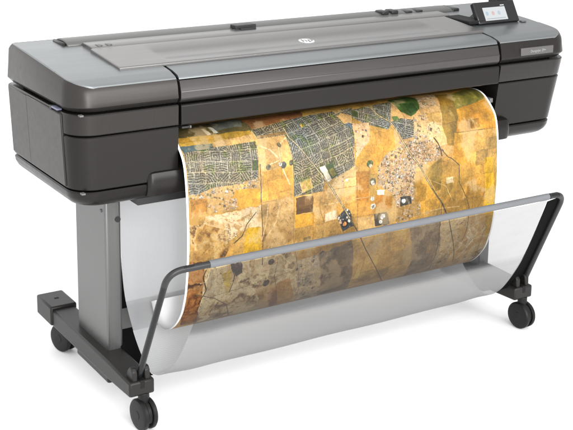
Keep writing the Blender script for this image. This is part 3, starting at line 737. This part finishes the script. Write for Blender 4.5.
    ('l',(70,60,46),0.0028,[(-0.322,0.192),(-0.325,0.295),(-0.315,0.495)]),
    ('l',(120,96,58),0.0018,[(-0.212,0.195),(-0.216,0.425),(-0.147,0.696)]),
    ('l',(150,112,62),0.0018,[(-0.11,0.298),(-0.109,0.396),(-0.116,0.491)]),
    ('l',(150,116,66),0.0018,[(-0.214,0.303),(-0.11,0.301),(0.004,0.303)]),
    ('l',(150,116,66),0.0018,[(-0.213,0.4),(-0.052,0.399),(0.08,0.402)]),
    ('l',(140,106,60),0.002,[(0.006,0.239),(0.015,0.459)]),
    ('l',(110,84,48),0.0018,[(-0.124,0.314),(-0.124,0.357),(-0.109,0.396)]),
    ('l',(110,84,40),0.002,[(0.391,0.19),(0.564,0.192)]),
    ('l',(96,84,60),0.0075,[(-0.214,0.093),(-0.21,0.129),(-0.172,0.18),(-0.135,0.229),(-0.092,0.283),(-0.016,0.399),(0.031,0.472)]),
    ('l',(200,180,136),0.003,[(-0.214,0.093),(-0.21,0.129),(-0.172,0.18),(-0.135,0.229),(-0.092,0.283),(-0.016,0.399)]),
    ('l',(58,48,36),0.003,[(0.017,0.45),(0.055,0.517),(0.195,0.714)]),
    ('l',(104,86,54),0.0075,[(0.112,0.048),(0.124,0.095),(0.154,0.125),(0.179,0.184),(0.207,0.23),(0.248,0.282),(0.292,0.352),(0.335,0.408),(0.371,0.471)]),
    ('l',(214,186,132),0.003,[(0.112,0.048),(0.124,0.095),(0.154,0.125),(0.179,0.184),(0.207,0.23),(0.248,0.282),(0.292,0.352)]),
    ('l',(84,64,36),0.004,[(0.335,0.408),(0.371,0.471),(0.394,0.532),(0.452,0.668)]),
    ('l',(84,64,36),0.003,[(0.335,0.408),(0.335,0.472),(0.349,0.633),(0.367,0.692)]),
    ('l',(84,66,38),0.0038,[(0.332,0.236),(0.355,0.262),(0.367,0.266),(0.399,0.293),(0.4,0.348),(0.432,0.403),(0.448,0.439),(0.452,0.514),(0.442,0.557)]),
    ('l',(66,58,40),0.004,[(-0.342,0.328),(-0.372,0.358),(-0.388,0.391),(-0.413,0.408)]),
    ('l',(64,46,26),0.005,[(-0.5,0.475),(-0.508,0.498),(-0.494,0.54),(-0.512,0.586)]),
    ('l',(120,98,70),0.004,[(-0.525,0.55),(-0.463,0.576),(-0.415,0.613),(-0.377,0.698)]),
    ('l',(150,120,80),0.002,[(-0.508,0.572),(-0.315,0.553),(-0.201,0.535)]),
    ('l',(70,56,36),0.004,[(-0.402,0.488),(-0.408,0.532),(-0.416,0.565)]),
    ('l',(222,190,136),0.0022,[(-0.501,0.449),(-0.405,0.449),(-0.332,0.457)]),
    ('l',(226,200,150),0.002,[(-0.516,0.515),(-0.465,0.513),(-0.383,0.544),(-0.312,0.525)]),
    ('l',(226,200,150),0.002,[(-0.422,0.716),(-0.397,0.628),(-0.409,0.545)]),
    ('l',(222,186,130),0.0018,[(-0.11,0.344),(0.004,0.343),(0.078,0.345)]),
    ('l',(222,186,130),0.0018,[(-0.061,0.299),(-0.046,0.351),(-0.052,0.393)]),
    ('l',(222,186,130),0.0018,[(0.242,0.429),(0.337,0.425),(0.41,0.43)]),
    ('l',(120,92,52),0.0016,[(0.443,0.283),(0.462,0.445)]),
    ('l',(222,186,120),0.0016,[(0.283,0.325),(0.348,0.354),(0.375,0.404)]),
    ('l',(120,92,52),0.0016,[(-0.152,0.307),(-0.145,0.447)]),
    ('l',(222,190,140),0.002,[(-0.302,0.313),(-0.309,0.363),(-0.321,0.415)]),
    ('l',(222,190,140),0.002,[(-0.262,0.314),(-0.275,0.368),(-0.308,0.411)]),
    ('l',(224,196,146),0.002,[(-0.182,0.525),(-0.14,0.52),(-0.103,0.644),(-0.147,0.651),(-0.182,0.525)]),
    ('l',(90,72,48),0.0022,[(-0.263,0.483),(-0.269,0.541),(-0.23,0.656)]),
    ('l',(224,196,146),0.0024,[(0.498,0.515),(0.475,0.556),(0.515,0.597),(0.497,0.644),(0.502,0.705)]),
    ('l',(140,104,56),0.003,[(0.528,0.535),(0.525,0.599),(0.55,0.7)]),
    ('l',(222,186,130),0.0018,[(0.073,0.487),(0.178,0.472),(0.206,0.547)]),
]
PRINT_GAIN = .79
for q in MAP:
    k = q[0]
    if k == 'p': field(q[1], inside(q[2]))
    elif k == 'm':
        m = inside(q[3]); t = np.clip(.5+(marb2-.5)*3.2+(n_mid-.5)*1.2, 0, 1)[...,None]
        c = np.array(q[1])*(1-t)+np.array(q[2])*t
        c = c*(1-.22*(np.clip(.10-ridge, 0, 1)/.10)*(n_big > .5))[...,None]
        tex(c, m, 1.2)
    elif k == 's': suburb(inside(q[2], X+.004*w1, Sg+.004*w2), q[1], q[3])
    elif k == 'b': sheds(inside(q[2], X+.006*w1, Sg+.006*w2), q[1], q[3])
    elif k == 'w': rough(inside(q[3], X+.012*w1, Sg+.012*w2), q[1], q[2])
    elif k == 'h': lots(inside(q[2], X+.010*w1, Sg+.010*w2), q[1], q[3])
    elif k == 'c':
        d = np.hypot(X-q[2][0]+.006*w1, Sg-q[2][1]+.006*w2); m = d < q[3]
        IMG[m] = np.array(q[1])*(1+.5*(n_fine[m]-.5)*2)[:,None]
    elif k == 'l':
        m = dist(q[3], .0015) < q[2]*(.20+.34*n_mid); IMG[m] = np.array(q[1])*(1+.3*(n_fine[m]-.5)*2)[:,None]
grey = IMG.mean(-1, keepdims=True); IMG = np.clip((grey+(IMG-grey)*.92)*PRINT_GAIN, 0, 255)
IMG[np.abs(X) > HW-.006] = 247                                          # unprinted margin
lv = IMG/255.; LINC = np.where(lv <= .04045, lv/12.92, ((lv+.055)/1.055)**2.4)
bow = 0*X
VX = np.stack([X, np.broadcast_to(py_[:,None], X.shape)+.0012*np.sin(X*7+1), np.broadcast_to(pz_[:,None], X.shape)+0*X], -1).reshape(-1,3)
bx, by_, bz = 0., .25, 0.
VX -= np.array([bx, by_, bz])
idxg = np.arange(NU*NV).reshape(NV, NU)
Q = np.stack([idxg[:-1,:-1], idxg[1:,:-1], idxg[1:,1:], idxg[:-1,1:]], -1).reshape(-1,4)
# plain back of the sheet, half a millimetre behind the ink
tan = np.gradient(np.stack([py_, pz_], -1), axis=0); tan /= np.linalg.norm(tan, axis=1)[:,None]
nrm = np.stack([-tan[:,1], tan[:,0]], -1)                               # points behind the sheet once it hangs
if nrm[NV//2,0] < 0: nrm = -nrm
ks = np.arange(0, NV, 8); ks = np.append(ks, NV-1) if ks[-1] != NV-1 else ks
ju = np.linspace(0, NU-1, 41).astype(int)
back = np.stack([np.stack([X[0,ju], py_[i]+nrm[i,0]*.0006+.0012*np.sin(X[0,ju]*7+1), np.full(len(ju), pz_[i]+nrm[i,1]*.0006)], -1) for i in ks]).reshape(-1,3)-np.array([bx,by_,bz])
nb = len(ju); g2 = np.arange(len(ks)*nb).reshape(len(ks), nb)+NU*NV
Q2 = np.stack([g2[:-1,:-1], g2[:-1,1:], g2[1:,1:], g2[1:,:-1]], -1).reshape(-1,4)
# narrow rims that close the sheet along both sides
rim = []
for col_, gcol in ((0,0),(NU-1,nb-1)):
    for a in range(len(ks)-1): rim.append((idxg[ks[a],col_], idxg[ks[a+1],col_], g2[a+1,gcol], g2[a,gcol]))
ALLV = np.concatenate([VX, back]); ALLQ = np.concatenate([Q, Q2, np.array(rim)])
me = bpy.data.meshes.new('printed_sheet')
me.vertices.add(len(ALLV)); me.vertices.foreach_set('co', ALLV.astype(np.float32).ravel())
me.loops.add(len(ALLQ)*4); me.loops.foreach_set('vertex_index', ALLQ.astype(np.int32).ravel())
me.polygons.add(len(ALLQ)); me.polygons.foreach_set('loop_start', (np.arange(len(ALLQ))*4).astype(np.int32))
mi = np.zeros(len(ALLQ), np.int32); mi[len(Q):] = 1
me.update(calc_edges=True)
me.polygons.foreach_set('material_index', mi); me.polygons.foreach_set('use_smooth', np.ones(len(ALLQ), bool))
me.materials.append(M['print']); me.materials.append(M['paper'])
ca = me.color_attributes.new('ink', 'FLOAT_COLOR', 'POINT')
cc = np.ones((len(ALLV), 4), np.float32); cc[:NU*NV,:3] = LINC.reshape(-1,3)
ca.data.foreach_set('color', cc.ravel())
sheet = bpy.data.objects.new('printed_sheet', me); COL.objects.link(sheet); sheet.location = (bx, by_, bz)
sheet['label'] = 'wide glossy print of an ochre aerial view of fields and suburbs hanging into the basket'
sheet['category'] = 'print'

# ------------------------------------------------------------------ floor, light, camera
n = 64; R_ = 40
fl = bpy.data.meshes.new('floor'); fl.from_pydata([(R_*math.cos(2*math.pi*k/n), R_*math.sin(2*math.pi*k/n), 0) for k in range(n)], [], [tuple(range(n))])
fl.materials.append(M['floor']); fo = bpy.data.objects.new('floor', fl); COL.objects.link(fo); fo['kind'] = 'structure'

w = bpy.data.worlds.new('World'); S.world = w; w.use_nodes = True
nt = w.node_tree; bg = nt.nodes['Background']
tc = nt.nodes.new('ShaderNodeTexCoord'); sx = nt.nodes.new('ShaderNodeSeparateXYZ'); mr = nt.nodes.new('ShaderNodeMapRange'); mr.interpolation_type = 'SMOOTHSTEP'
mr.inputs['From Min'].default_value = .30; mr.inputs['From Max'].default_value = .75
mr.inputs['To Min'].default_value = 1.66; mr.inputs['To Max'].default_value = .80
nt.links.new(tc.outputs['Generated'], sx.inputs[0]); nt.links.new(sx.outputs['X'], mr.inputs['Value']); nt.links.new(mr.outputs['Result'], bg.inputs['Strength'])
bg.inputs['Color'].default_value = (1,1,1,1)

def area(name, loc, target, sx_, sy_, power):
    l = bpy.data.lights.new(name, 'AREA'); l.shape = 'RECTANGLE'; l.size = sx_; l.size_y = sy_; l.energy = power
    o = bpy.data.objects.new(name, l); COL.objects.link(o); o.location = loc
    o.rotation_euler = (Vector(target)-Vector(loc)).to_track_quat('-Z','Y').to_euler(); return o
area('strip_softbox', (-2.35,-4.8,1.5), (-.85,0,.75), .55, 2.6, 110)
area('front_fill', (.1,-4.3,2.5), (0,-.3,.1), 4.5, 2.2, 240)  # added fill that keeps the floor white and its shadows faint

cam = bpy.data.cameras.new('camera'); co = bpy.data.objects.new('camera', cam); COL.objects.link(co); S.camera = co
Rv, Uv, Fv = Vector((.85812051,-.51337848,.00846983)), Vector((.10687279,.19472568,.97501801)), Vector((.50220255,.83577775,-.22196429))
mw = Matrix.Identity(4)
for i in range(3): mw[i][0], mw[i][1], mw[i][2] = Rv[i], Uv[i], -Fv[i]
mw[0][3], mw[1][3], mw[2][3] = -1.99624739, -2.84057878, 1.64016291
co.matrix_world = mw
cam.sensor_fit = 'HORIZONTAL'; cam.sensor_width = 36; cam.lens = 1200.8062/573*36
cam.shift_x = .5-264.9489/573; cam.shift_y = (99.0934-215)/573
cam.clip_end = 200; cam.clip_start = .05

S.view_settings.view_transform = 'Standard'; S.view_settings.look = 'None'
S.view_settings.exposure = 0; S.view_settings.gamma = 1
S.cycles.max_bounces = 10; S.cycles.transparent_max_bounces = 12
